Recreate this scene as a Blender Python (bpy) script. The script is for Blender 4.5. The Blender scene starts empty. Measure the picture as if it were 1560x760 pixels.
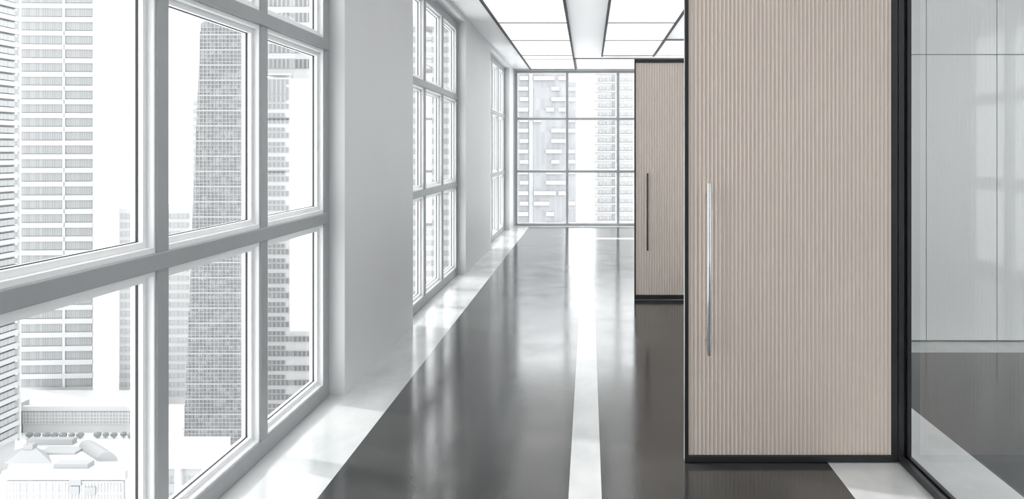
import bpy, bmesh, math, random
from mathutils import Vector, Matrix

random.seed(7)
S = bpy.context.scene
COL = S.collection

# ------------------------------------------------------------------ camera
F_PX, VPX, VPY, W_PX, H_PX = 1240.0, 897.0, 229.0, 1560.0, 760.0
cam_d = bpy.data.cameras.new('camera')
cam_d.sensor_width = 36.0
cam_d.lens = 36.0 * F_PX / W_PX
cam_d.shift_x = -(VPX - W_PX / 2) / W_PX
cam_d.shift_y = -(H_PX / 2 - VPY) / W_PX
cam_d.clip_end = 3000
cam = bpy.data.objects.new('camera', cam_d)
COL.objects.link(cam)
EYE = 1.5
cam.location = (0, 0, EYE)
cam.rotation_euler = (math.radians(90), 0, 0)
S.camera = cam

# ------------------------------------------------------------------ world, sun, exposure
world = bpy.data.worlds.new('overcast_sky')
S.world = world
world.use_nodes = True
wn = world.node_tree
wn.nodes.clear()
bg = wn.nodes.new('ShaderNodeBackground')
bg.inputs[0].default_value = (0.965, 0.985, 1.0, 1)
bg.inputs[1].default_value = 3.0
wo = wn.nodes.new('ShaderNodeOutputWorld')
wn.links.new(bg.outputs[0], wo.inputs[0])

sun_d = bpy.data.lights.new('sun', 'SUN')
sun_d.energy = 2.0
sun_d.angle = math.radians(2.5)
sun_d.color = (1.0, 0.975, 0.94)
sun = bpy.data.objects.new('sun', sun_d)
COL.objects.link(sun)
_el = math.radians(40)
_h = Vector((1.0, -0.40, 0)).normalized() * math.cos(_el)
sun.rotation_euler = Vector((_h.x, _h.y, -math.sin(_el))).to_track_quat('-Z', 'Y').to_euler()
sun.location = (-20, 20, 30)

S.view_settings.view_transform = 'Standard'
S.view_settings.look = 'None'
S.view_settings.gamma = 1.0
S.view_settings.use_curve_mapping = False
S.view_settings.exposure = 0.15
S.cycles.max_bounces = 12
S.cycles.diffuse_bounces = 6
S.cycles.glossy_bounces = 5
S.cycles.transparent_max_bounces = 24
S.cycles.sample_clamp_indirect = 6.0

LAMP = 0.84            # ceiling diffuser radiance


# ------------------------------------------------------------------ materials
def mat(name, color, rough=0.5, metal=0.0, spec=0.5, ior=None):
    m = bpy.data.materials.new(name)
    m.use_nodes = True
    b = m.node_tree.nodes['Principled BSDF']
    b.inputs['Base Color'].default_value = (*color, 1)
    b.inputs['Roughness'].default_value = rough
    b.inputs['Metallic'].default_value = metal
    b.inputs['Specular IOR Level'].default_value = spec
    if ior:
        b.inputs['IOR'].default_value = ior
    return m


def N(m, t, **kw):
    n = m.node_tree.nodes.new(t)
    for k, v in kw.items():
        setattr(n, k, v)
    return n


def L(m, a, b):
    m.node_tree.links.new(a, b)


def noise_color(m, scale, c0, c1, lo=0.35, hi=0.65, detail=5.0, stretch=(1, 1, 1), rough=0.55):
    b = m.node_tree.nodes['Principled BSDF']
    tc = N(m, 'ShaderNodeTexCoord')
    mp = N(m, 'ShaderNodeMapping')
    mp.inputs['Scale'].default_value = stretch
    nz = N(m, 'ShaderNodeTexNoise')
    nz.inputs['Scale'].default_value = scale
    nz.inputs['Detail'].default_value = detail
    nz.inputs['Roughness'].default_value = rough
    cr = N(m, 'ShaderNodeValToRGB')
    cr.color_ramp.elements[0].position = lo
    cr.color_ramp.elements[0].color = (*c0, 1)
    cr.color_ramp.elements[1].position = hi
    cr.color_ramp.elements[1].color = (*c1, 1)
    L(m, tc.outputs['Object'], mp.inputs[0])
    L(m, mp.outputs[0], nz.inputs['Vector'])
    L(m, nz.outputs['Fac'], cr.inputs[0])
    L(m, cr.outputs[0], b.inputs['Base Color'])
    return tc, mp


def bump(m, scale, strength, dist=0.002, detail=3.0):
    b = m.node_tree.nodes['Principled BSDF']
    tc = N(m, 'ShaderNodeTexCoord')
    nz = N(m, 'ShaderNodeTexNoise')
    nz.inputs['Scale'].default_value = scale
    nz.inputs['Detail'].default_value = detail
    bp = N(m, 'ShaderNodeBump')
    bp.inputs['Strength'].default_value = strength
    bp.inputs['Distance'].default_value = dist
    L(m, tc.outputs['Object'], nz.inputs['Vector'])
    L(m, nz.outputs['Fac'], bp.inputs['Height'])
    L(m, bp.outputs[0], b.inputs['Normal'])


def rough_noise(m, scale, lo, hi):
    b = m.node_tree.nodes['Principled BSDF']
    tc = N(m, 'ShaderNodeTexCoord')
    nz = N(m, 'ShaderNodeTexNoise')
    nz.inputs['Scale'].default_value = scale
    nz.inputs['Detail'].default_value = 4
    mr = N(m, 'ShaderNodeMapRange')
    mr.inputs['From Min'].default_value = 0.3
    mr.inputs['From Max'].default_value = 0.7
    mr.inputs['To Min'].default_value = lo
    mr.inputs['To Max'].default_value = hi
    L(m, tc.outputs['Object'], nz.inputs['Vector'])
    L(m, nz.outputs['Fac'], mr.inputs['Value'])
    L(m, mr.outputs[0], b.inputs['Roughness'])


M = {}
M['dark_floor'] = mat('polished_dark_concrete', (0.05, 0.052, 0.052), 0.1, 0, 0.5, 1.56)
noise_color(M['dark_floor'], 2.2, (0.020, 0.0215, 0.022), (0.056, 0.056, 0.054), 0.3, 0.72, 10.0, rough=0.65)
rough_noise(M['dark_floor'], 3.0, 0.09, 0.16)
bump(M['dark_floor'], 70, 0.20, 0.0014)
M['white_floor'] = mat('polished_white_stone', (0.7, 0.71, 0.71), 0.16, 0, 0.5, 1.5)
noise_color(M['white_floor'], 2.6, (0.52, 0.535, 0.54), (0.68, 0.685, 0.68), 0.3, 0.7, 8.0, (1.6, 0.8, 1))
rough_noise(M['white_floor'], 3.0, 0.12, 0.2)
M['wall'] = mat('white_plaster', (0.80, 0.81, 0.815), 0.55, 0, 0.3)
noise_color(M['wall'], 1.2, (0.65, 0.66, 0.665), (0.675, 0.685, 0.69), 0.3, 0.7, 4)
M['ceiling'] = mat('white_satin_ceiling_paint', (0.82, 0.83, 0.835), 0.3, 0, 0.6, 1.6)
noise_color(M['ceiling'], 1.0, (0.905, 0.912, 0.915), (0.92, 0.926, 0.93), 0.3, 0.7, 3)
M['wall_panel'] = mat('white_lacquer_panel', (0.78, 0.795, 0.805), 0.4, 0, 0.4)
M['wall_panel'].node_tree.nodes['Principled BSDF'].inputs['Coat Weight'].default_value = 1.0  # gloss added so the panels mirror the added side room window
M['wall_panel'].node_tree.nodes['Principled BSDF'].inputs['Coat Roughness'].default_value = 0.008
noise_color(M['wall_panel'], 1.1, (0.845, 0.86, 0.867), (0.865, 0.88, 0.887), 0.3, 0.7, 4)
M['joint'] = mat('shadow_joint_backing', (0.25, 0.26, 0.265), 0.8)
M['frame'] = mat('grey_painted_aluminium', (0.22, 0.23, 0.237), 0.5, 0, 0.25)
noise_color(M['frame'], 6, (0.36, 0.373, 0.382), (0.385, 0.398, 0.407), 0.3, 0.7, 3)
M['sash'] = mat('white_painted_sash', (0.87, 0.875, 0.88), 0.4)
M['gasket'] = mat('black_rubber', (0.03, 0.03, 0.032), 0.6)
M['black'] = mat('black_powder_coated_metal', (0.022, 0.022, 0.024), 0.33, 0, 0.5)
rough_noise(M['black'], 12, 0.28, 0.4)
M['lamp_frame'] = mat('dark_grey_metal_trim', (0.05, 0.051, 0.053), 0.6, 0, 0.2)
M['thin_trim'] = mat('mid_grey_metal_trim', (0.16, 0.163, 0.166), 0.45)
M['flute'] = mat('beige_fluted_lacquer', (0.66, 0.57, 0.51), 0.42, 0, 0.4)
noise_color(M['flute'], 1.3, (0.785, 0.70, 0.64), (0.81, 0.725, 0.665), 0.3, 0.7, 3)
M['edge'] = mat('pale_door_edge', (0.74, 0.73, 0.70), 0.45)
M['steel'] = mat('brushed_steel', (0.62, 0.63, 0.64), 0.22, 1.0)
bump(M['steel'], 300, 0.04, 0.0004)

lm = bpy.data.materials.new('luminous_diffuser')
lm.use_nodes = True
lb = lm.node_tree.nodes['Principled BSDF']
lb.inputs['Base Color'].default_value = (0.3, 0.3, 0.3, 1)
lb.inputs['Emission Color'].default_value = (1.0, 0.998, 0.985, 1)
lb.inputs['Emission Strength'].default_value = LAMP
M['lamp'] = lm


def glass_mat(name, tint, ior):
    m = bpy.data.materials.new(name)
    m.use_nodes = True
    t = m.node_tree
    t.nodes.clear()
    o = N(m, 'ShaderNodeOutputMaterial')
    mx = N(m, 'ShaderNodeMixShader')
    tr = N(m, 'ShaderNodeBsdfTransparent')
    tr.inputs[0].default_value = (*tint, 1)
    gl = N(m, 'ShaderNodeBsdfGlossy')
    gl.inputs['Roughness'].default_value = 0.0
    f0 = ((ior - 1) / (ior + 1)) ** 2          # Schlick, the same from both sides of the sheet
    lw = N(m, 'ShaderNodeLayerWeight')
    lw.inputs['Blend'].default_value = 0.5
    pw = N(m, 'ShaderNodeMath', operation='POWER')
    pw.inputs[1].default_value = 5.0
    ma = N(m, 'ShaderNodeMath', operation='MULTIPLY_ADD')
    ma.inputs[1].default_value = 1 - f0
    ma.inputs[2].default_value = f0
    L(m, lw.outputs['Facing'], pw.inputs[0])
    L(m, pw.outputs[0], ma.inputs[0])
    L(m, ma.outputs[0], mx.inputs[0])
    L(m, tr.outputs[0], mx.inputs[1])
    L(m, gl.outputs[0], mx.inputs[2])
    L(m, mx.outputs[0], o.inputs[0])
    return m


M['glass'] = glass_mat('clear_window_glass', (0.985, 0.992, 0.992), 1.35)
M['partition_glass'] = glass_mat('clear_partition_glass', (0.965, 0.978, 0.975), 1.45)


# ------------------------------------------------------------------ mesh helpers
class MB:
    def __init__(self):
        self.v, self.f = [], []

    def box(self, x0, x1, y0, y1, z0, z1):
        x0, x1 = sorted((x0, x1)); y0, y1 = sorted((y0, y1)); z0, z1 = sorted((z0, z1))
        n = len(self.v)
        self.v += [(x0, y0, z0), (x1, y0, z0), (x1, y1, z0), (x0, y1, z0),
                   (x0, y0, z1), (x1, y0, z1), (x1, y1, z1), (x0, y1, z1)]
        self.f += [tuple(n + i for i in q) for q in
                   ((3, 2, 1, 0), (4, 5, 6, 7), (0, 1, 5, 4), (1, 2, 6, 5), (2, 3, 7, 6), (3, 0, 4, 7))]
        return self

    def skew(self, x0, x1, y0, y1, z0, z1, k):
        """block on a parallelogram plan: its back slides sideways by k per metre of depth"""
        e = k * (y1 - y0)
        return self.prism([(x0, y0), (x1, y0), (x1 + e, y1), (x0 + e, y1)], z0, z1)

    def poly(self, pts, faces):
        n = len(self.v)
        self.v += [tuple(p) for p in pts]
        self.f += [tuple(n + i for i in q) for q in faces]
        return self

    def prism(self, outline, z0, z1):
        n, k = len(self.v), len(outline)
        self.v += [(x, y, z0) for x, y in outline] + [(x, y, z1) for x, y in outline]
        self.f.append(tuple(n + i for i in reversed(range(k))))
        self.f.append(tuple(n + k + i for i in range(k)))
        for i in range(k):
            j = (i + 1) % k
            self.f.append((n + i, n + j, n + k + j, n + k + i))
        return self

    def tube(self, p0, p1, r, seg=20):
        p0, p1 = Vector(p0), Vector(p1)
        q = (p1 - p0).to_track_quat('Z', 'Y')
        n = len(self.v)
        for p in (p0, p1):
            for i in range(seg):
                a = 2 * math.pi * i / seg
                self.v.append(tuple(p + q @ Vector((r * math.cos(a), r * math.sin(a), 0))))
        self.f.append(tuple(n + i for i in reversed(range(seg))))
        self.f.append(tuple(n + seg + i for i in range(seg)))
        for i in range(seg):
            j = (i + 1) % seg
            self.f.append((n + i, n + j, n + seg + j, n + seg + i))
        return self

    def mesh(self, name, material):
        me = bpy.data.meshes.new(name)
        me.from_pydata(self.v, [], self.f)
        me.materials.append(material)
        me.update()
        return me

    def build(self, name, material, parent=None, bevel=0, kind=None, smooth=False, label=None):
        o = bpy.data.objects.new(name, self.mesh(name, material))
        COL.objects.link(o)
        if parent:
            o.parent = parent
        if bevel:
            b = o.modifiers.new('bevel', 'BEVEL')
            b.width = bevel
            b.segments = 2
            b.limit_method = 'ANGLE'
        if smooth:
            for p in o.data.polygons:
                p.use_smooth = True
        if kind:
            o['kind'] = kind
        if label:
            o['label'] = label
        return o


def empty(name, loc=(0, 0, 0), rz=0):
    o = bpy.data.objects.new(name, None)
    COL.objects.link(o)
    o.location = loc
    o.rotation_euler.z = rz
    o.empty_display_size = 0.2
    return o


def tag(o, label, cat=None, group=None, kind=None):
    o['label'] = label
    if cat: o['category'] = cat
    if group: o['group'] = group
    if kind: o['kind'] = kind
    return o


# ------------------------------------------------------------------ room dimensions (metres)
XL = -1.495           # face of the window piers
XF = -1.59            # inner face of the side window frames
XO = -1.68            # outer face of the left wall
XP0, XP1 = 1.487, 1.549   # glass partition and right wall line
XR = 4.9              # far right wall of the side rooms
YB, YE = -4.2, 16.2   # back wall, end window
ZC = 3.12             # ceiling
ZH = 3.06             # window head

# ------------------------------------------------------------------ floor
fl = MB()
fl.box(XO, XR + 0.2, YB - 0.2, YE + 0.25, -0.25, -0.02)
floor = fl.build('floor', M['dark_floor'])
tag(floor, 'polished dark grey concrete floor with white bands', kind='structure')


def slab(x0, x1, y0, y1, m, name):
    return MB().box(x0, x1, y0, y1, -0.02, 0).build(name, M[m], floor)


C0, C1 = -0.088, 0.056     # centre band
S0, S1 = 1.148, 1.88       # band under the partition
LB = -1.17                 # inner edge of the band along the windows
TB0, TB1 = 13.73, 13.98    # cross band at the end
FB = 15.92                 # band along the end window
RB0, RB1 = 6.04, 6.39      # band along the panelled wall
slab(XO, LB, YB, YE + 0.2, 'white_floor', 'white_band')
slab(LB, XR, FB, YE + 0.2, 'white_floor', 'white_band')
slab(C0, C1, YB, TB1, 'white_floor', 'white_band')
slab(C1, XR, TB0, TB1, 'white_floor', 'white_band')
slab(S0, S1, YB, 11.4, 'white_floor', 'white_band')
slab(S1, XR, RB0, RB1 + 0.12, 'white_floor', 'white_band')
slab(LB, C0, YB, FB, 'dark_floor', 'dark_slab')
slab(C0, XR, TB1, FB, 'dark_floor', 'dark_slab')
slab(C1, S0, YB, TB0, 'dark_floor', 'dark_slab')
slab(S0, S1, 11.4, TB0, 'dark_floor', 'dark_slab')
slab(S1, XR, YB, RB0, 'dark_floor', 'dark_slab')
slab(S1, XR, RB1 + 0.12, TB0, 'dark_floor', 'dark_slab')

# ------------------------------------------------------------------ walls and ceiling
WINS = [(-2.85, 0.085), (2.05, 4.985), (6.92, 9.88), (12.40, 15.34)]
wl = MB()
edge = YB
for a, b in WINS:
    wl.box(XO, XL, edge, a, 0, ZC)
    wl.box(XO, XL, a, b, ZH, ZC)
    edge = b
wl.box(XO, XL, edge, YE + 0.2, 0, ZC)
tag(wl.build('wall_left', M['wall']), 'white plastered wall of deep piers between tall windows', kind='structure')
EX0, EX1, EZ = -1.468, 4.655, 3.085
we = MB().box(XL, EX0, YE - 0.02, YE + 0.2, 0, ZC).box(EX1, XR, YE - 0.02, YE + 0.2, 0, ZC).box(EX0, EX1, YE - 0.02, YE + 0.2, EZ, ZC)
tag(we.build('wall_end', M['wall']), 'narrow white wall around the end window', kind='structure')
tag(MB().box(XO, XR + 0.2, YB - 0.2, YB, 0, ZC).build('wall_back', M['wall']), 'white wall behind the viewer', kind='structure')
RW0, RW1 = 2.20, 5.14        # side room windows, added for the panel reflection and more daylight
RV0, RV1 = -2.70, 0.24
wfr = MB().box(XR, XR + 0.1, YB, RV0, 0, ZC).box(XR, XR + 0.1, RV0, RV1, ZH, ZC).box(XR, XR + 0.1, RV1, RW0, 0, ZC).box(XR, XR + 0.1, RW0, RW1, ZH, ZC).box(XR, XR + 0.1, RW1, YE + 0.2, 0, ZC)
tag(wfr.build('wall_far_right', M['wall']), 'white wall closing the side rooms', kind='structure')
wr = MB()
wr.box(XP0, XP1, 5.0, 8.16, 0, ZC).box(XP0, XP1, 9.2, 11.4, 0, ZC)
wr.box(XP0, XP1, 3.97, 5.0, 2.46, ZC).box(XP0, XP1, 8.16, 9.2, 2.46, ZC)
tag(wr.build('wall_right', M['wall']), 'white wall between the corridor and the side rooms', kind='structure')
tag(MB().box(XP1, XR, 11.3, 11.4, 0, ZC).build('wall_turn', M['wall']), 'white wall where the corridor turns', kind='structure')
winn = MB().box(XP1, XR, RB1 + 0.022, RB1 + 0.12, 0, ZC).build('wall_inner', M['joint'])
tag(winn, 'white panelled wall with thin dark joints behind the glass', kind='structure')
jx = [XP1 + 0.001, 2.095, 2.65, 3.205, 3.76, 4.315, XR - 0.001]
for i in range(len(jx) - 1):
    for z0, z1 in ((0.006, 2.252), (2.252, ZC - 0.004)):
        MB().box(jx[i] + 0.0026, jx[i + 1] - 0.0026, RB1, RB1 + 0.03, z0 + 0.0026, z1 - 0.0026).build('panel', M['wall_panel'], winn, bevel=0.0015)
ce = MB().box(XO, XR + 0.2, YB - 0.2, YE + 0.2, ZC, ZC + 0.25)
tag(ce.build('ceiling', M['ceiling']), 'flat white ceiling with luminous strips', kind='structure')


# ------------------------------------------------------------------ windows
def window(name, label, fn, u0, u1, nu, z1, bars, hb, steps, proud, gasket=True):
    """fn maps (u, w, z) to the room: u along the wall, w inward from the frame face."""
    root = empty(name)
    tag(root, label, kind='structure')

    def bx(mb, ua, ub, wa, wb, za, zb):
        p, q = fn(ua, wa, za), fn(ub, wb, zb)
        return mb.box(p[0], q[0], p[1], q[1], p[2], q[2])

    z0 = 0.002
    us = [u0 + hb + (u1 - u0 - 2 * hb) * i / nu for i in range(nu + 1)]
    zs = [z0 + hb] + bars + [z1 - hb]
    d0 = -steps[0][0]
    deep = -steps[-1][0] - 0.02
    for u in (us[0], us[-1]):
        bx(MB(), u - hb, u + hb, 0, deep, z0, z1).build('jamb', M['frame'], root, bevel=0.004)
    for u in us[1:-1]:
        bx(MB(), u - hb, u + hb, 0, d0 - 0.004, z0 + 2 * hb, z1 - 2 * hb).build('mullion', M['frame'], root, bevel=0.004)
    bx(MB(), us[0] + hb, us[-1] - hb, 0.0, deep, z0, z0 + 2 * hb).build('bottom_rail', M['frame'], root, bevel=0.004)
    bx(MB(), us[0] + hb, us[-1] - hb, 0.0, deep, z1 - 2 * hb, z1).build('head_rail', M['frame'], root, bevel=0.004)
    for z in bars:
        bx(MB(), us[0] - hb * 0.25, us[-1] + hb * 0.25, proud, d0 - 0.003, z - hb * 0.78, z + hb * 0.78).build('transom', M['frame'], root, bevel=0.005)
    for i in range(nu):
        for k in range(len(zs) - 1):
            a, b, c, d = us[i], us[i + 1], zs[k], zs[k + 1]
            m = MB()
            w_from = -steps[0][0]
            for s, (w_in, half) in enumerate(steps):
                w_to = -(steps[s + 1][0] if s + 1 < len(steps) else steps[-1][0] + 0.045)
                lo = hb * 0.55
                wf = -w_in
                bx(m, a + lo, a + half, wf, w_to, c + lo, d - lo)
                bx(m, b - half, b - lo, wf, w_to, c + lo, d - lo)
                bx(m, a + half, b - half, wf, w_to, c + lo, c + half)
                bx(m, a + half, b - half, wf, w_to, d - half, d - lo)
            sash = m.build('sash', M['sash'], root)
            h = steps[-1][1]
            wg = -steps[-1][0] - 0.022
            if gasket:
                g = MB()
                t = 0.003
                bx(g, a + h, a + h + t, wg + 0.004, wg - 0.004, c + h, d - h)
                bx(g, b - h - t, b - h, wg + 0.004, wg - 0.004, c + h, d - h)
                bx(g, a + h + t, b - h - t, wg + 0.004, wg - 0.004, c + h, c + h + t)
                bx(g, a + h + t, b - h - t, wg + 0.004, wg - 0.004, d - h - t, d - h)
                g.build('gasket', M['gasket'], sash)
            pts = [fn(a + h - 0.002, wg, c + h - 0.002), fn(b - h + 0.002, wg, c + h - 0.002),
                   fn(b - h + 0.002, wg, d - h + 0.002), fn(a + h - 0.002, wg, d - h + 0.002)]
            MB().poly(pts, [(0, 1, 2, 3)]).build('pane', M['glass'], root)
    return root


side = lambda u, w, z: (XF + w, u, z)
end = lambda u, w, z: (u, YE - 0.005 - w, z)
STEPS = [(0.008, 0.052), (0.036, 0.075)]
labels = ['tall grey framed nine-pane window beside the viewer',
          'large grey framed nine-pane window in the left wall, nearest in view',
          'grey framed window in the left wall between two white piers',
          'grey framed window farthest along the left wall, by the end window']
for i, (a, b) in enumerate(WINS):
    window('window_%d' % (i + 1), labels[i], side, a, b, 3, 3.045, [1.09, 2.14], 0.042, STEPS, 0.010)
window('window_5', 'wide grid window closing the end of the corridor', end, EX0, EX1, 6, EZ - 0.002, [1.083, 2.13], 0.021,
       [(0.012, 0.026), (0.02, 0.032)], 0.004, gasket=False)

far_side = lambda u, w, z: (XR + 0.01 - w, u, z)
window('window_7', 'unseen grey framed window added in the far wall of the side room for daylight, beside the viewer', far_side, RV0, RV1, 3, 3.045, [1.09, 2.14], 0.042, STEPS, 0.010)  # added out of view to bring more daylight into the side room
window('window_6', 'grey framed window added in the far wall of the side room to be mirrored in the panelled wall', far_side, RW0, RW1, 3, 3.045, [1.09, 2.14], 0.042, STEPS, 0.010)  # added out of view to give the panelled wall its window reflection

# ------------------------------------------------------------------ ceiling lights
CROSS = [16.08, 14.32, 13.76, 11.90, 10.25, 8.55, 6.85, 5.15, 3.45, 1.75, 0.05, -1.65, -3.35]


def light_strip(label, x0, x1, y0, y1, along, cuts, thin=(0, 0, 0, 0)):
    """thick dark rails on the long sides, thin bars between the diffusers"""
    root = empty('ceiling_light', ((x0 + x1) / 2, (y0 + y1) / 2, ZC))
    tag(root, label, 'ceiling light', 'luminous ceiling strips')
    ox, oy = (x0 + x1) / 2, (y0 + y1) / 2
    r, t, dz = 0.026, 0.012, -0.035 if along == 'y' else -0.014

    def B(xa, xb, ya, yb, za, zb, nm, mt):
        return MB().box(xa - ox, xb - ox, ya - oy, yb - oy, za, zb).build(nm, M[mt], root)

    if along == 'y':
        B(x0, x0 + r, y0, y1, dz, 0, 'side_rail', 'lamp_frame')
        B(x1 - r, x1, y0, y1, dz, 0, 'side_rail', 'lamp_frame')
        B(x0 + r, x1 - r, y0, y0 + r, -0.02, 0, 'end_rail', 'lamp_frame')
        B(x0 + r, x1 - r, y1 - r, y1, -0.02, 0, 'end_rail', 'lamp_frame')
        cs = sorted([y0 + r / 2, y1 - r / 2] + [c for c in cuts if y0 + 0.2 < c < y1 - 0.2])
        for c in cs[1:-1]:
            B(x0 + r, x1 - r, c - t, c + t, -0.02, 0, 'cross_bar', 'thin_trim')
        for a, b in zip(cs, cs[1:]):
            B(x0 + r, x1 - r, a + t, b - t, -0.012, 0, 'diffuser', 'lamp')
    else:
        B(x0, x1, y0, y0 + r, dz, 0, 'side_rail', 'thin_trim')
        B(x0, x1, y1 - r, y1, dz, 0, 'side_rail', 'lamp_frame')
        B(x0, x0 + r, y0 + r, y1 - r, dz, 0, 'end_rail', 'thin_trim')
        B(x1 - r, x1, y0 + r, y1 - r, dz, 0, 'end_rail', 'thin_trim')
        cs = [x0 + r / 2] + [c for c in cuts if x0 + 0.2 < c < x1 - 0.2] + [x1 - r / 2]
        for c in cs[1:-1]:
            B(c - t, c + t, y0 + r, y1 - r, -0.02, 0, 'cross_bar', 'thin_trim')
        for a, b in zip(cs, cs[1:]):
            B(a + t, b - t, y0 + r, y1 - r, -0.012, 0, 'diffuser', 'lamp')
    return root


light_strip('long luminous ceiling strip in dark rails running beside the window wall', -1.16, -0.25, -3.35, 16.08, 'y', CROSS)
light_strip('long luminous ceiling strip in dark rails above the beige doors', 0.212, 1.108, -3.35, 13.8, 'y', CROSS)
light_strip('luminous ceiling strip lying across the corridor, right before the end window', -0.248, 4.6, 14.32, 16.08, 'x', [1.6, 3.45])
light_strip('luminous ceiling strip lying across the corridor, glimpsed above the farther beige door', 1.11, 4.6, 11.9, 13.8, 'x', [2.9, 4.1])
light_strip('unseen luminous ceiling strip added to light the side room behind the glass partition', 2.1, 4.4, -3.0, 5.6, 'y', CROSS)  # unseen lamp, added and widened to brighten the panelled room

# ------------------------------------------------------------------ glass partition
gp = empty('glass_partition', (1.518, 1.6, 0))
tag(gp, 'full-height glass partition in a black grooved metal frame beside the nearer beige door', 'partition')


def channel(mb, vertical, a0, a1, b0, b1):
    """two ridges with a groove between them, glass sitting in the groove"""
    return mb


PY = 3.905
gx, gy = 1.518, 1.6
p = MB()
p.box(XP0 - gx, XP1 - gx, PY + 0.022 - gy, PY + 0.062 - gy, 0.001, ZC - 0.001)
p.box(XP0 - gx, 1.512 - gx, PY - gy, PY + 0.022 - gy, 0.001, ZC - 0.001)
p.box(1.529 - gx, XP1 - gx, PY - gy, PY + 0.022 - gy, 0.001, ZC - 0.001)
p.build('post', M['black'], gp, bevel=0.002)
for nm, za, zb, zc in (('bottom_rail', 0.001, 0.016, 0.034), ('top_rail', ZC - 0.034, ZC - 0.016, ZC - 0.001)):
    r = MB()
    if nm == 'bottom_rail':
        r.box(XP0 - gx, XP1 - gx, -4.19 - gy, PY - 0.001 - gy, 0.001, 0.016)
        r.box(XP0 - gx, 1.512 - gx, -4.19 - gy, PY - 0.001 - gy, 0.016, 0.032)
        r.box(1.529 - gx, XP1 - gx, -4.19 - gy, PY - 0.001 - gy, 0.016, 0.032)
    else:
        r.box(XP0 - gx, XP1 - gx, -4.19 - gy, PY - 0.001 - gy, ZC - 0.04, ZC - 0.001)
    r.build(nm, M['black'], gp, bevel=0.002)
MB().poly([(1.5205 - gx, -4.19 - gy, 0.017), (1.5205 - gx, PY + 0.02 - gy, 0.017),
           (1.5205 - gx, PY + 0.02 - gy, ZC - 0.042), (1.5205 - gx, -4.19 - gy, ZC - 0.042)], [(0, 1, 2, 3)]).build('glass_pane', M['partition_glass'], gp)


# ------------------------------------------------------------------ doors
def fluted_panel(x0, x1, n, z0, z1, yf, depth, yb):
    """front and back faces of concave flutes, one closed sheet"""
    seg = 8
    xs, ys = [], []
    for i in range(n):
        for k in range(seg):
            t = k / seg
            xs.append(x0 + (x1 - x0) * (i + t) / n)
            ys.append(depth * (t / 0.125 if t <= 0.125 else 1 - ((t - 0.125) / 0.875) ** 2))
    xs.append(x1); ys.append(0.0)
    front = [(x, yf + y) for x, y in zip(xs, ys)]
    back = [(x, yb - y) for x, y in zip(xs, ys)]
    mb = MB()
    n0 = len(front)
    pts = [(x, y, z0) for x, y in front] + [(x, y, z1) for x, y in front] + [(x, y, z0) for x, y in back] + [(x, y, z1) for x, y in back]
    faces = []
    for i in range(n0 - 1):
        faces.append((i, i + 1, n0 + i + 1, n0 + i))
        faces.append((2 * n0 + i + 1, 2 * n0 + i, 3 * n0 + i, 3 * n0 + i + 1))
        faces.append((n0 + i, n0 + i + 1, 3 * n0 + i + 1, 3 * n0 + i))
        faces.append((i + 1, i, 2 * n0 + i, 2 * n0 + i + 1))
    faces.append((0, n0, 3 * n0, 2 * n0))
    faces.append((n0 - 1, 3 * n0 - 1 - 0 if False else 3 * n0 - 1, 4 * n0 - 1, 2 * n0 - 1))
    return mb.poly(pts, faces)


def door(label, x0, x1, y, h, n, fr, hx, hz0, hz1, hr, hm_, hl, zb=0.004):
    T = 0.045
    root = empty('pivot_door', (x1, y + T / 2, 0))
    tag(root, label, 'door', 'open beige fluted doors')
    ox, oy = x1, y + T / 2

    def B(xa, xb, ya, yb, za, zb_, nm, mt, bev=0.0015):
        return MB().box(xa - ox, xb - ox, ya - oy, yb - oy, za, zb_).build(nm, M[mt], root, bevel=bev)

    s, rt, bt = fr
    B(x0, x0 + s, y, y + T * 0.5, zb, h, 'stile', 'black')
    B(x1 - rt, x1, y, y + T, zb, h, 'stile', 'black')
    B(x0 + s, x1 - rt, y, y + T, zb, zb + bt, 'bottom_rail', 'black')
    B(x0 + s, x1 - rt, y, y + T, h - bt * 0.9, h, 'top_rail', 'black')
    B(x0 + 0.0005, x0 + s, y + T * 0.5, y + T, zb, h, 'edge_strip', 'edge').__setitem__('label', 'pale edge strip')
    B(x0 + s, x1 - rt, y + 0.003, y + 0.006, zb + bt, zb + bt + 0.006, 'trim_line', 'lamp_frame', 0)
    fp = fluted_panel(x0 + s - ox, x1 - rt - ox, n, zb + bt, h - bt * 0.9, y + 0.004 - oy, 0.0115, y + T - 0.004 - oy)
    fp.build('fluted_panel', M['flute'], root)
    hy = y - 0.045
    hm = MB().tube((hx - ox, hy - oy, hz0), (hx - ox, hy - oy, hz1), hr, 24).build('handle', M[hm_], root, bevel=0.002, label=hl)
    for p in hm.data.polygons:
        p.use_smooth = len(p.vertices) == 4
    for z in (hz0 + 0.06, hz1 - 0.06):
        MB().tube((hx - ox, hy - oy + 0.002, z), (hx - ox, y + 0.010 - oy, z), hr * 0.7, 14).build('standoff', M[hm_], hm)
    return root


D1, D2 = 3.905, 8.165
door('beige fluted door standing open beside the glass partition, the nearer and larger of two',
     0.461, 1.481, D1, 2.43, 50, (0.018, 0.030, 0.027), 0.571, 0.528, 1.345, 0.0098, 'steel', 'upright steel bar handle')
door('beige fluted door standing open farther along the corridor, partly behind the nearer door',
     0.457, 1.481, D2, 2.415, 38, (0.014, 0.030, 0.040), 0.586, 0.50, 1.272, 0.0085, 'black', 'upright bar handle with its dark reflection put into the colour')  # black handle colour stands in for the dark interior it reflects


# ------------------------------------------------------------------ city outside
def pale(name, c, rough=0.6):
    return mat(name, c, rough, 0, 0.3)


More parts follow.
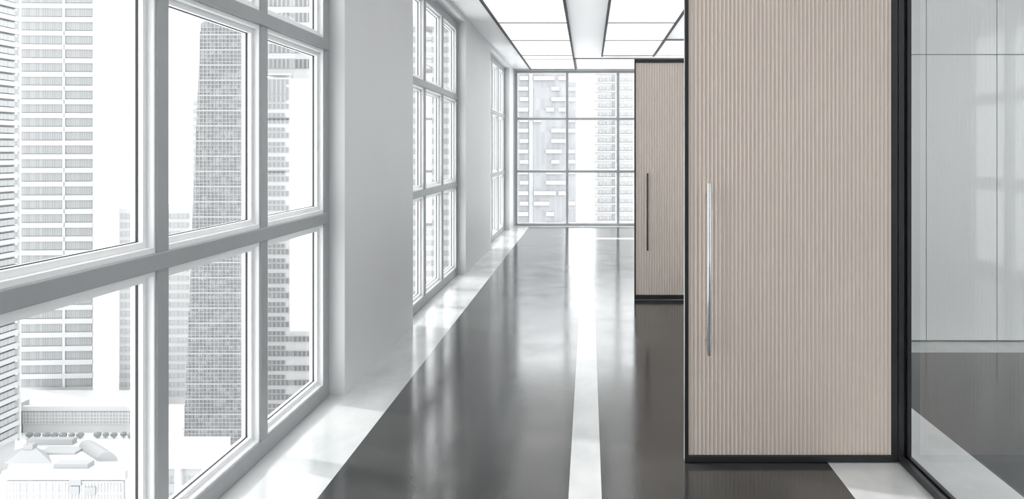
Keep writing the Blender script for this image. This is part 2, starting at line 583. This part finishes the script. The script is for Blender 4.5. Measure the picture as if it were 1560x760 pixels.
G = {  # pale colours stand in for the haze over the city
    'wall': pale('pale_concrete', (0.485, 0.491, 0.491)),
    'white': pale('white_render', (0.522, 0.522, 0.522)),
    'mid': pale('light_grey_cladding', (0.376, 0.382, 0.385)),
    'roofgrey': pale('grey_roofing', (0.334, 0.337, 0.339)),
    'ground': pale('pale_paving', (0.80, 0.805, 0.81)),
    'grid_line': pale('grey_mullion', (0.28, 0.283, 0.286)),
    'leaf': pale('hazy_foliage', (0.218, 0.230, 0.225)),  # leaves greyed and paled, haze put into the colour
}


def cell_mat(name, c0, c1, sx, sz, line=None, lw=0.2, seed=0.0):
    """glass band colours varying pane by pane, thin pale mullion lines between panes"""
    m = mat(name, c0, 0.35, 0, 0.35)
    b = m.node_tree.nodes['Principled BSDF']
    tc = N(m, 'ShaderNodeTexCoord')
    sp = N(m, 'ShaderNodeSeparateXYZ')
    L(m, tc.outputs['Object'], sp.inputs[0])

    def math_(op, a, bval):
        n = N(m, 'ShaderNodeMath', operation=op)
        L(m, a, n.inputs[0])
        if bval is not None:
            n.inputs[1].default_value = bval
        return n.outputs[0]

    add = N(m, 'ShaderNodeMath', operation='ADD')
    L(m, sp.outputs[0], add.inputs[0]); L(m, sp.outputs[1], add.inputs[1])
    ux = math_('MULTIPLY', add.outputs[0], 1.0 / sx)
    uz = math_('MULTIPLY', sp.outputs[2], 1.0 / sz)
    fx, fz = math_('FLOOR', ux, None), math_('FLOOR', uz, None)
    cb = N(m, 'ShaderNodeCombineXYZ')
    L(m, fx, cb.inputs[0]); L(m, fz, cb.inputs[1]); cb.inputs[2].default_value = seed
    wnz = N(m, 'ShaderNodeTexWhiteNoise')
    L(m, cb.outputs[0], wnz.inputs['Vector'])
    cr = N(m, 'ShaderNodeValToRGB')
    cr.color_ramp.elements[0].color = (*c0, 1)
    cr.color_ramp.elements[1].color = (*c1, 1)
    pw = math_('POWER', wnz.outputs['Value'], 2.5)
    L(m, pw, cr.inputs[0])
    out = cr.outputs[0]
    if line:
        fr = math_('FRACT', ux, None)
        lt = math_('LESS_THAN', fr, lw)
        mx = N(m, 'ShaderNodeMix', data_type='RGBA')
        L(m, lt, mx.inputs[0])
        L(m, out, mx.inputs[6])
        mx.inputs[7].default_value = (*line, 1)
        out = mx.outputs[2]
    L(m, out, b.inputs['Base Color'])
    return m


G['band'] = cell_mat('strip_glazing', (0.241, 0.246, 0.249), (0.317, 0.322, 0.323), 0.55, 3.4, (0.331, 0.335, 0.335), 0.28)  # glazing tones lightened to carry the haze in their colour
G['grid'] = cell_mat('small_pane_glazing', (0.165, 0.167, 0.170), (0.30, 0.303, 0.306), 0.66, 0.66, None, 0.2, 3.0)
G['dots'] = cell_mat('dotted_glazing', (0.16, 0.164, 0.167), (0.30, 0.304, 0.304), 0.9, 3.0, (0.30, 0.303, 0.303), 0.35, 5.0)
G['soft'] = cell_mat('hazy_glazing', (0.342, 0.345, 0.348), (0.390, 0.392, 0.395), 1.1, 3.0, (0.414, 0.417, 0.417), 0.3, 8.0)
G['grey_tower'] = cell_mat('grey_curtain_wall', (0.288, 0.291, 0.301), (0.344, 0.347, 0.355), 1.4, 3.0, (0.318, 0.321, 0.331), 0.25, 11.0)


def px(x, d):
    return (x - VPX) / F_PX * d


def pz(y, d):
    return EYE - (y - VPY) / F_PX * d


GZ = -62.5
tag(MB().box(-420, 120, 40, 700, GZ - 1, GZ).build('ground', G['ground']), 'pale street level far below the windows', kind='structure')

# banded tower: two window bays on every floor
d = 200.0
x0, x1 = px(32, d), px(138.5, d)
bt = empty('office_tower', ((x0 + x1) / 2, d, GZ), math.radians(3))
tag(bt, 'pale office tower with broad horizontal window bands behind the low white building', 'building')
w = (x1 - x0) / 2
top = pz(-60, d) - GZ
MB().skew(-w, w, 0.5, 20, 0, top, -0.64).build('wall', G['wall'], bt)
pitch = 20.9 / F_PX * d
zbase = pz(590, d) - GZ
bay1 = MB().box(-w + 0.05, -w + 10.1, 0.2, 0.6, 0, pitch * 0.60).mesh('window_band', G['band'])
bay2 = MB().box(-w + 10.7, w - 0.15, 0.2, 0.6, 0, pitch * 0.56).mesh('window_band', G['band'])
span = MB().box(-w - 0.1, w + 0.1, 0, 0.6, 0, pitch * 0.36).mesh('spandrel', G['wall'])


def inst(name, me, parent, loc):
    o = bpy.data.objects.new(name, me)
    COL.objects.link(o)
    o.parent = parent
    o.location = loc
    return o


k = 0
while zbase + (k + 1) * pitch < top:
    z = zbase + k * pitch
    inst('window_band', bay1, bt, (0, 0, z + 0.15))
    inst('window_band', bay2, bt, (0, 0, z + 0.2))
    inst('spandrel', span, bt, (0, 0, z + pitch * 0.63))
    k += 1
MB().box(-w + 10.1, -w + 10.7, 0, 0.6, zbase, top).build('pier', G['white'], bt)

# balcony tower at the picture's edge: its long side runs away from the window
d = 165.0
xs_ = px(32, d)
bl = empty('apartment_tower', (xs_, d, GZ))
tag(bl, 'white apartment tower with stacked balcony slabs at the outer edge of the view', 'building')
top = 62.5 + 45
MB().box(-24, -1.2, -24, 0, 0, top).build('wall', G['white'], bl)
fl_h = 21.0 / F_PX * 155
slab_me = MB().box(-1.4, 0, -24, 0, 0, 0.9).mesh('balcony', G['wall'])
gap_me = MB().box(-1.25, -0.3, -24, -0.4, 0, fl_h * 0.42).mesh('window_band', G['soft'])
z = 6.0
while z < top - 2:
    inst('balcony', slab_me, bl, (0, 0, z))
    inst('window_band', gap_me, bl, (0, 0, z + 1.1))
    z += fl_h
fin_me = MB().box(-0.35, 0.1, -0.25, 0.25, 0, top - 4).mesh('fin', G['white'])
for yy in (-12, -0.3):
    inst('fin', fin_me, bl, (0, yy, 4))


# hazy pale tower behind
def tower(name, label, xa, xb, d, ytop, pitch_px, wall, glass, frac=0.5, depth=20, mull=None, side_bands=False, ybase=None):
    x0, x1 = px(xa, d), px(xb, d)
    zb = GZ if ybase is None else pz(ybase, d)
    r = empty(name, ((x0 + x1) / 2, d, zb))
    tag(r, label, 'building')
    w = (x1 - x0) / 2
    top = pz(ytop, d) - zb
    MB().skew(-w, w, 0.3, depth, 0, top, (x1 / d) if x1 < 0 else 0).build('wall', G[wall], r)
    p = pitch_px / F_PX * d
    wb = MB().box(-w + 0.4, w - 0.4, 0.1, 0.4, 0, p * frac).mesh('window_band', G[glass])
    sb = MB().box(w - 0.1, w + 0.2, 0.8, depth - 0.8, 0, p * frac).mesh('window_band', G[glass]) if side_bands else None
    n = int(top / p)
    for k in range(1, n):
        inst('window_band', wb, r, (0, 0, k * p))
        if sb:
            inst('window_band', sb, r, (0, 0, k * p))
    return r


tower('office_tower', 'hazy pale tower half hidden behind the window mullion, left of the dark gridded tower', 180, 289, 205, 318, 13.5, 'wall', 'soft', 0.5, side_bands=False)
tower('office_tower', 'slim pale slab tower touching the dark gridded tower', 292, 312, 212, 136, 12, 'wall', 'soft', 0.45)

# dark gridded tower, slightly wider at its foot
d = 140.0
gt = empty('office_tower', (px(340, d), d, GZ))
tag(gt, 'tall dark grey tower with a fine grid of small panes', 'building')
ztop = pz(18, d) - GZ
zsh = pz(34, d) - GZ
xt, xb, xr = px(303, d) - px(340, d), px(272, d) - px(340, d), px(401, d) - px(340, d)
pts = [(xb, 0.6, 0), (xr, 0.6, 0), (xr, 0.6, ztop), (xt + 3.8, 0.6, ztop), (xt, 0.6, zsh),
       (xb - 8, 22, 0), (xr - 8.6, 22, 0), (xr - 8.6, 22, ztop), (xt - 4.8, 22, ztop), (xt - 8.6, 22, zsh)]
MB().poly(pts, [(0, 1, 2, 3, 4), (9, 8, 7, 6, 5), (0, 5, 6, 1), (1, 6, 7, 2), (2, 7, 8, 3), (3, 8, 9, 4), (4, 9, 5, 0)]).build('glazing', G['grid'], gt)
g = MB()
cp = 5.8 / F_PX * d
nz = int(zsh / cp)
for k in range(nz):
    z = k * cp
    xl = xb + (xt - xb) * z / zsh
    hh = 0.11 if k % 4 else 0.26
    g.box(xl - 0.05, xr, 0.4, 0.62, z, z + hh)
nx = int((xr - xb) / cp)
for i in range(nx + 1):
    xx = xr - i * cp
    t = 1.0 if xx > xt else (xx - xb) / (xt - xb)
    if t <= 0.03:
        continue
    g.box(xx - 0.045, xx + 0.045, 0.42, 0.62, 0, min(ztop, zsh * t if xx < xt else (ztop if xx > xt + 3.8 else zsh)))
g.build('facade_grid', G['grid_line'], gt, kind='stuff')

# tower with a wider upper block
d = 172.0
ut = empty('office_tower', (px(440, d), d, GZ))
tag(ut, 'pale tower with a wider upper block and dotted window rows beside the gridded tower', 'building')
c = px(440, d)
X = lambda v: px(v, d) - c
Z = lambda v: pz(v, d) - GZ
MB().skew(X(398), X(441), 0.4, 10, 0, Z(118), -0.37).build('shaft', G['white'], ut)
MB().box(X(398), X(560), 0.0, 10, Z(114), Z(-160)).build('upper_block', G['wall'], ut)
MB().box(X(441), X(560), 0.4, 10, 0, Z(505)).build('podium', G['white'], ut)
p = 22.2 / F_PX * d
wa = MB().box(X(400), X(440), 0.15, 0.5, 0, p * 0.34).mesh('window_row', G['dots'])
wb_ = MB().box(X(408), X(434), 0.15, 0.5, 0, p * 0.24).mesh('window_row', G['dots'])
wc = MB().box(X(441.5), X(558), 0.15, 0.5, 0, p * 0.34).mesh('window_row', G['dots'])
for k in range(26):
    z = Z(120) - 2.0 - k * p - p * 0.4
    inst('window_row', wa, ut, (0, 0, z))
    inst('window_row', wb_, ut, (0, 0, z + p * 0.46))
    if z < Z(505) - p * 0.5:
        inst('window_row', wc, ut, (0, 0, z))
for k in range(6):
    z = Z(118) - k * p - p
    if k < 3:
        inst('window_row', wa, ut, (0, 0, Z(128) - k * p * 0.55))
wu = MB().box(X(399), X(558), -0.2, 0.2, 0, p * 0.62).mesh('window_row', G['dots'])
for k in range(12):
    inst('window_row', wu, ut, (0, 0, Z(104) + k * p * 1.06))

# towers seen through the farther side windows
tower('office_tower', 'grey banded tower seen through the second side window', 596, 722, 210, 20, 15.5, 'wall', 'band', 0.55)
tower('office_tower', 'white tower with faint rows glimpsed through the farthest side window', 734, 775, 260, 60, 14, 'wall', 'soft', 0.5)

# grey tower with white dashes, behind the end window
d = 220.0
c = px(824, d)
dt = empty('office_tower', (c, d, GZ))
tag(dt, 'grey tower with scattered white balcony strips behind the end window', 'building')
X = lambda v: px(v, d) - c
Z = lambda v: pz(v, d) - GZ
MB().skew(X(779), X(862), 0.4, 22, 0, Z(-10), -0.03).build('wall', G['grey_tower'], dt)
MB().box(X(862), X(877), 1.6, 18, 0, Z(124)).build('side_wing', G['grey_tower'], dt)
MB().box(X(806), X(812), 0.0, 0.5, 0, Z(-10)).build('stair_shaft', G['mid'], dt)
random.seed(21)
p = 15.9 / F_PX * d
zz = Z(440)
row = 0
while zz < Z(20):
    segs = [(786, 805)] if row % 2 else [(792, 805)]
    a = random.choice([813, 813, 813, 832, 840])
    segs.append((a, min(862, a + random.choice([12, 24, 32, 34]))))
    if random.random() < 0.5 and segs[-1][1] < 848:
        segs.append((851, 862))
    for a, b in segs:
        MB().box(X(a), X(b), -0.5, 0.45, zz, zz + p * 0.34).build('balcony', G['white'], dt)
    if random.random() < 0.5:
        MB().box(X(862), X(876), 1.0, 1.7, zz, zz + p * 0.34).build('balcony', G['white'], dt)
    zz += p
    row += 1

# pale balcony tower behind the end window
d = 250.0
c = px(948, d)
pt = empty('apartment_tower', (c, d, GZ))
tag(pt, 'very pale apartment tower with rows of small balconies behind the end window', 'building')
X = lambda v: px(v, d) - c
Z = lambda v: pz(v, d) - GZ
MB().box(X(906), X(1010), 0.4, 22, 0, Z(20)).build('wall', G['white'], pt)
p = 13.2 / F_PX * d
m1 = MB().box(X(912), X(921), 0.1, 0.5, 0, p * 0.42).mesh('window', G['soft'])
m2 = MB().box(X(923), X(931), 0.1, 0.5, 0, p * 0.42).mesh('window', G['soft'])
m3 = MB().box(X(933), X(937), 0.0, 0.5, 0, p * 0.62).mesh('window', G['band'])
m4 = MB().box(X(943), X(952), 0.1, 0.5, 0, p * 0.42).mesh('window', G['soft'])
m5 = MB().box(X(954), X(964), 0.1, 0.5, 0, p * 0.42).mesh('window', G['soft'])
ledge = MB().box(X(905), X(1011), -0.4, 0.5, 0, 0.35).mesh('ledge', G['white'])
zz = Z(430)
while zz < Z(28):
    for m in (m1, m2, m3, m4, m5):
        inst('window', m, pt, (0, 0, zz + 0.5))
    inst('ledge', ledge, pt, (0, 0, zz))
    zz += p

# long low white building at the banded tower's foot
d = 184.0
c = px(120, d)
lowb = empty('low_building', (c, d, GZ))
tag(lowb, 'long low white building with a gridded front at the foot of the banded tower', 'building')
X = lambda v: px(v, d) - c
Z = lambda v: pz(v, d) - GZ
MB().skew(X(33), X(240), 0.4, 14, 0, Z(622), -0.56).build('wall', G['white'], lowb)
MB().box(X(32), X(240), 0.0, 0.9, Z(626), Z(619)).build('parapet', G['white'], lowb)
MB().box(X(34), X(239), 0.25, 0.5, Z(646), Z(627)).build('glazing', G['soft'], lowb)
g = MB()
for i in range(43):
    xx = X(34) + i * (X(239) - X(34)) / 42
    g.box(xx - 0.1, xx + 0.1, 0.18, 0.3, Z(646), Z(627))
for yv in (631, 636, 641, 646):
    g.box(X(34), X(239), 0.21, 0.29, Z(yv) - 0.12, Z(yv) + 0.12)
g.build('facade_grid', G['white'], lowb, kind='stuff')
MB().box(X(8), X(31), -6, 3, Z(662), Z(614)).build('bay', G['mid'], lowb, label='grey bay with dark louvres')
lv = MB().box(X(9), X(30), -6.3, -5.9, 0, 0.55).mesh('louvre', G['roofgrey'])
for k in range(5):
    inst('louvre', lv, lowb, (0, 0, Z(660) + k * 1.35))

# street trees in front of it
random.seed(4)


def tree_mesh():
    bm = bmesh.new()
    bmesh.ops.create_icosphere(bm, subdivisions=3, radius=1.0)
    for v in bm.verts:
        v.co *= 0.8 + 0.35 * random.random()
    me = bpy.data.meshes.new('crown')
    bm.to_mesh(me)
    bm.free()
    me.materials.append(G['leaf'])
    return me


crowns = [tree_mesh() for _ in range(3)]
trunk = MB().tube((0, 0, 0), (0, 0, 0.9), 0.12, 8).mesh('trunk', G['roofgrey'])
for i, xv in enumerate([46, 58, 71, 84, 97, 110, 123, 148, 161, 174, 187, 200]):
    r = empty('street_tree', (px(xv, 181), 181 + random.uniform(-.3, .3), GZ))
    tag(r, 'small tree with haze in its colour, in the row before the low white building', 'tree', 'street trees before the low building')
    inst('trunk', trunk, r, (0, 0, 0))
    cr_ = inst('crown', crowns[i % 3], r, (0, 0, 0.8))
    s = random.uniform(0.55, 0.68)
    cr_.scale = (s * 1.2, s, s * 0.9)

# flat roofed hall below, with roof structures
d = 134.0
zt = pz(722, d)
c = px(95, d)
hall = empty('market_hall', (c, d, GZ))
tag(hall, 'broad white hall with a flat roof and tall glazed front, lowest in the window view', 'building')
X = lambda v: px(v, d) - c
H = zt - GZ
MB().skew(X(6), X(190), 0.4, 15.5, 0, H, -0.57).build('wall', G['white'], hall)
MB().box(X(4), X(192), -0.2, 0.6, H - 0.9, H + 0.5).build('parapet', G['white'], hall)
MB().box(X(9), X(187), 0.1, 0.5, 0.5, H - 1.3).build('glazing', G['soft'], hall)
g = MB()
for i in range(37):
    xx = X(9) + i * (X(187) - X(9)) / 36
    g.box(xx - 0.09, xx + 0.09, 0.03, 0.2, 0.5, H - 1.3)
for k in range(5):
    zz = H - 1.3 - k * 1.9
    g.box(X(9), X(187), 0.06, 0.19, zz - 0.12, zz + 0.12)
g.build('facade_grid', G['white'], hall, kind='stuff')
for a, b, yv in ((106, 121, 747), (129, 146, 748), (106, 124, 733)):
    z = pz(yv, d) - GZ
    MB().box(X(a), X(b), -0.15, 0.2, z - 0.6, z + 0.7).build('window', G['roofgrey'], hall)
# pyramid roof, dark ridge box, flat skylight, vault: each laid out at its own depth on the roof
def R(v, y):
    return px(v, d + y) - c


hy0, hy1 = 4.5, 10.0
MB().poly([(R(6, hy0), hy0, H), (R(80, hy0), hy0, H), (R(72, hy1), hy1, H), (R(14, hy1), hy1, H), (R(40, 7), 7.2, H + 1.9), (R(50, 7), 7.2, H + 1.9)],
          [(0, 1, 5, 4), (1, 2, 5), (2, 3, 4, 5), (3, 0, 4), (3, 2, 1, 0)]).build('pyramid_roof', G['roofgrey'], hall, label='grey pyramid roof')
MB().box(R(38, 7), R(52, 7), 6.6, 7.8, H + 1.6, H + 2.4).build('roof_vent', G['roofgrey'], hall)
MB().box(R(39, 13), R(109, 13), 13.2, 14.6, H, H + 1.0).build('plant_screen', G['roofgrey'], hall, label='long grey screen on the roof')
MB().box(R(86, 3), R(138, 3), 2.2, 4.0, H, H + 0.8).build('skylight', G['mid'], hall)
MB().box(R(66, 10), R(122, 10), 8.5, 11.5, H, H + 0.35).build('skylight', G['mid'], hall)
v = MB()
out = [(math.cos(math.pi * i / 10), math.sin(math.pi * i / 10)) for i in range(11)]
va, vb = R(164, 5.5), R(134, 11.5)
pts = [(va + 1.7 * a, 5.5, H + 1.6 * b) for a, b in out] + [(vb + 1.7 * a, 11.5, H + 1.6 * b) for a, b in out]
fc = [(i + 1, i, 11 + i, 12 + i) for i in range(10)] + [tuple(range(0, 11)), tuple(range(21, 10, -1)), (21, 11, 0, 10)]
v.poly(pts, fc).build('vault', G['roofgrey'], hall, label='grey barrel vault on the roof')

# white boxy building in the second pane
d = 122.0
c = px(285, d)
wbx = empty('pavilion', (c, d, GZ))
tag(wbx, 'white flat-topped pavilion on columns below the dark gridded tower', 'building')
X = lambda v: px(v, d) - c
Z = lambda v: pz(v, d) - GZ
MB().box(X(236), X(322), 0, 6.5, Z(714), Z(688)).build('upper_storey', G['white'], wbx)
MB().box(X(240), X(318), 1.0, 6.2, 0, Z(714)).build('core', G['band'], wbx)
col = MB().box(-0.45, 0.45, 0.1, 1.0, 0, Z(714)).mesh('column', G['white'])
for xv in (242, 270, 318):
    inst('column', col, wbx, (X(xv), 0, 0))
wd = MB().box(-0.9, 0.9, 0.85, 1.1, 0, 1.4).mesh('window', G['roofgrey'])
for r_ in range(6):
    for xv in (254, 282, 293, 304):
        inst('window', wd, wbx, (X(xv), 0, Z(728) - r_ * 2.6))
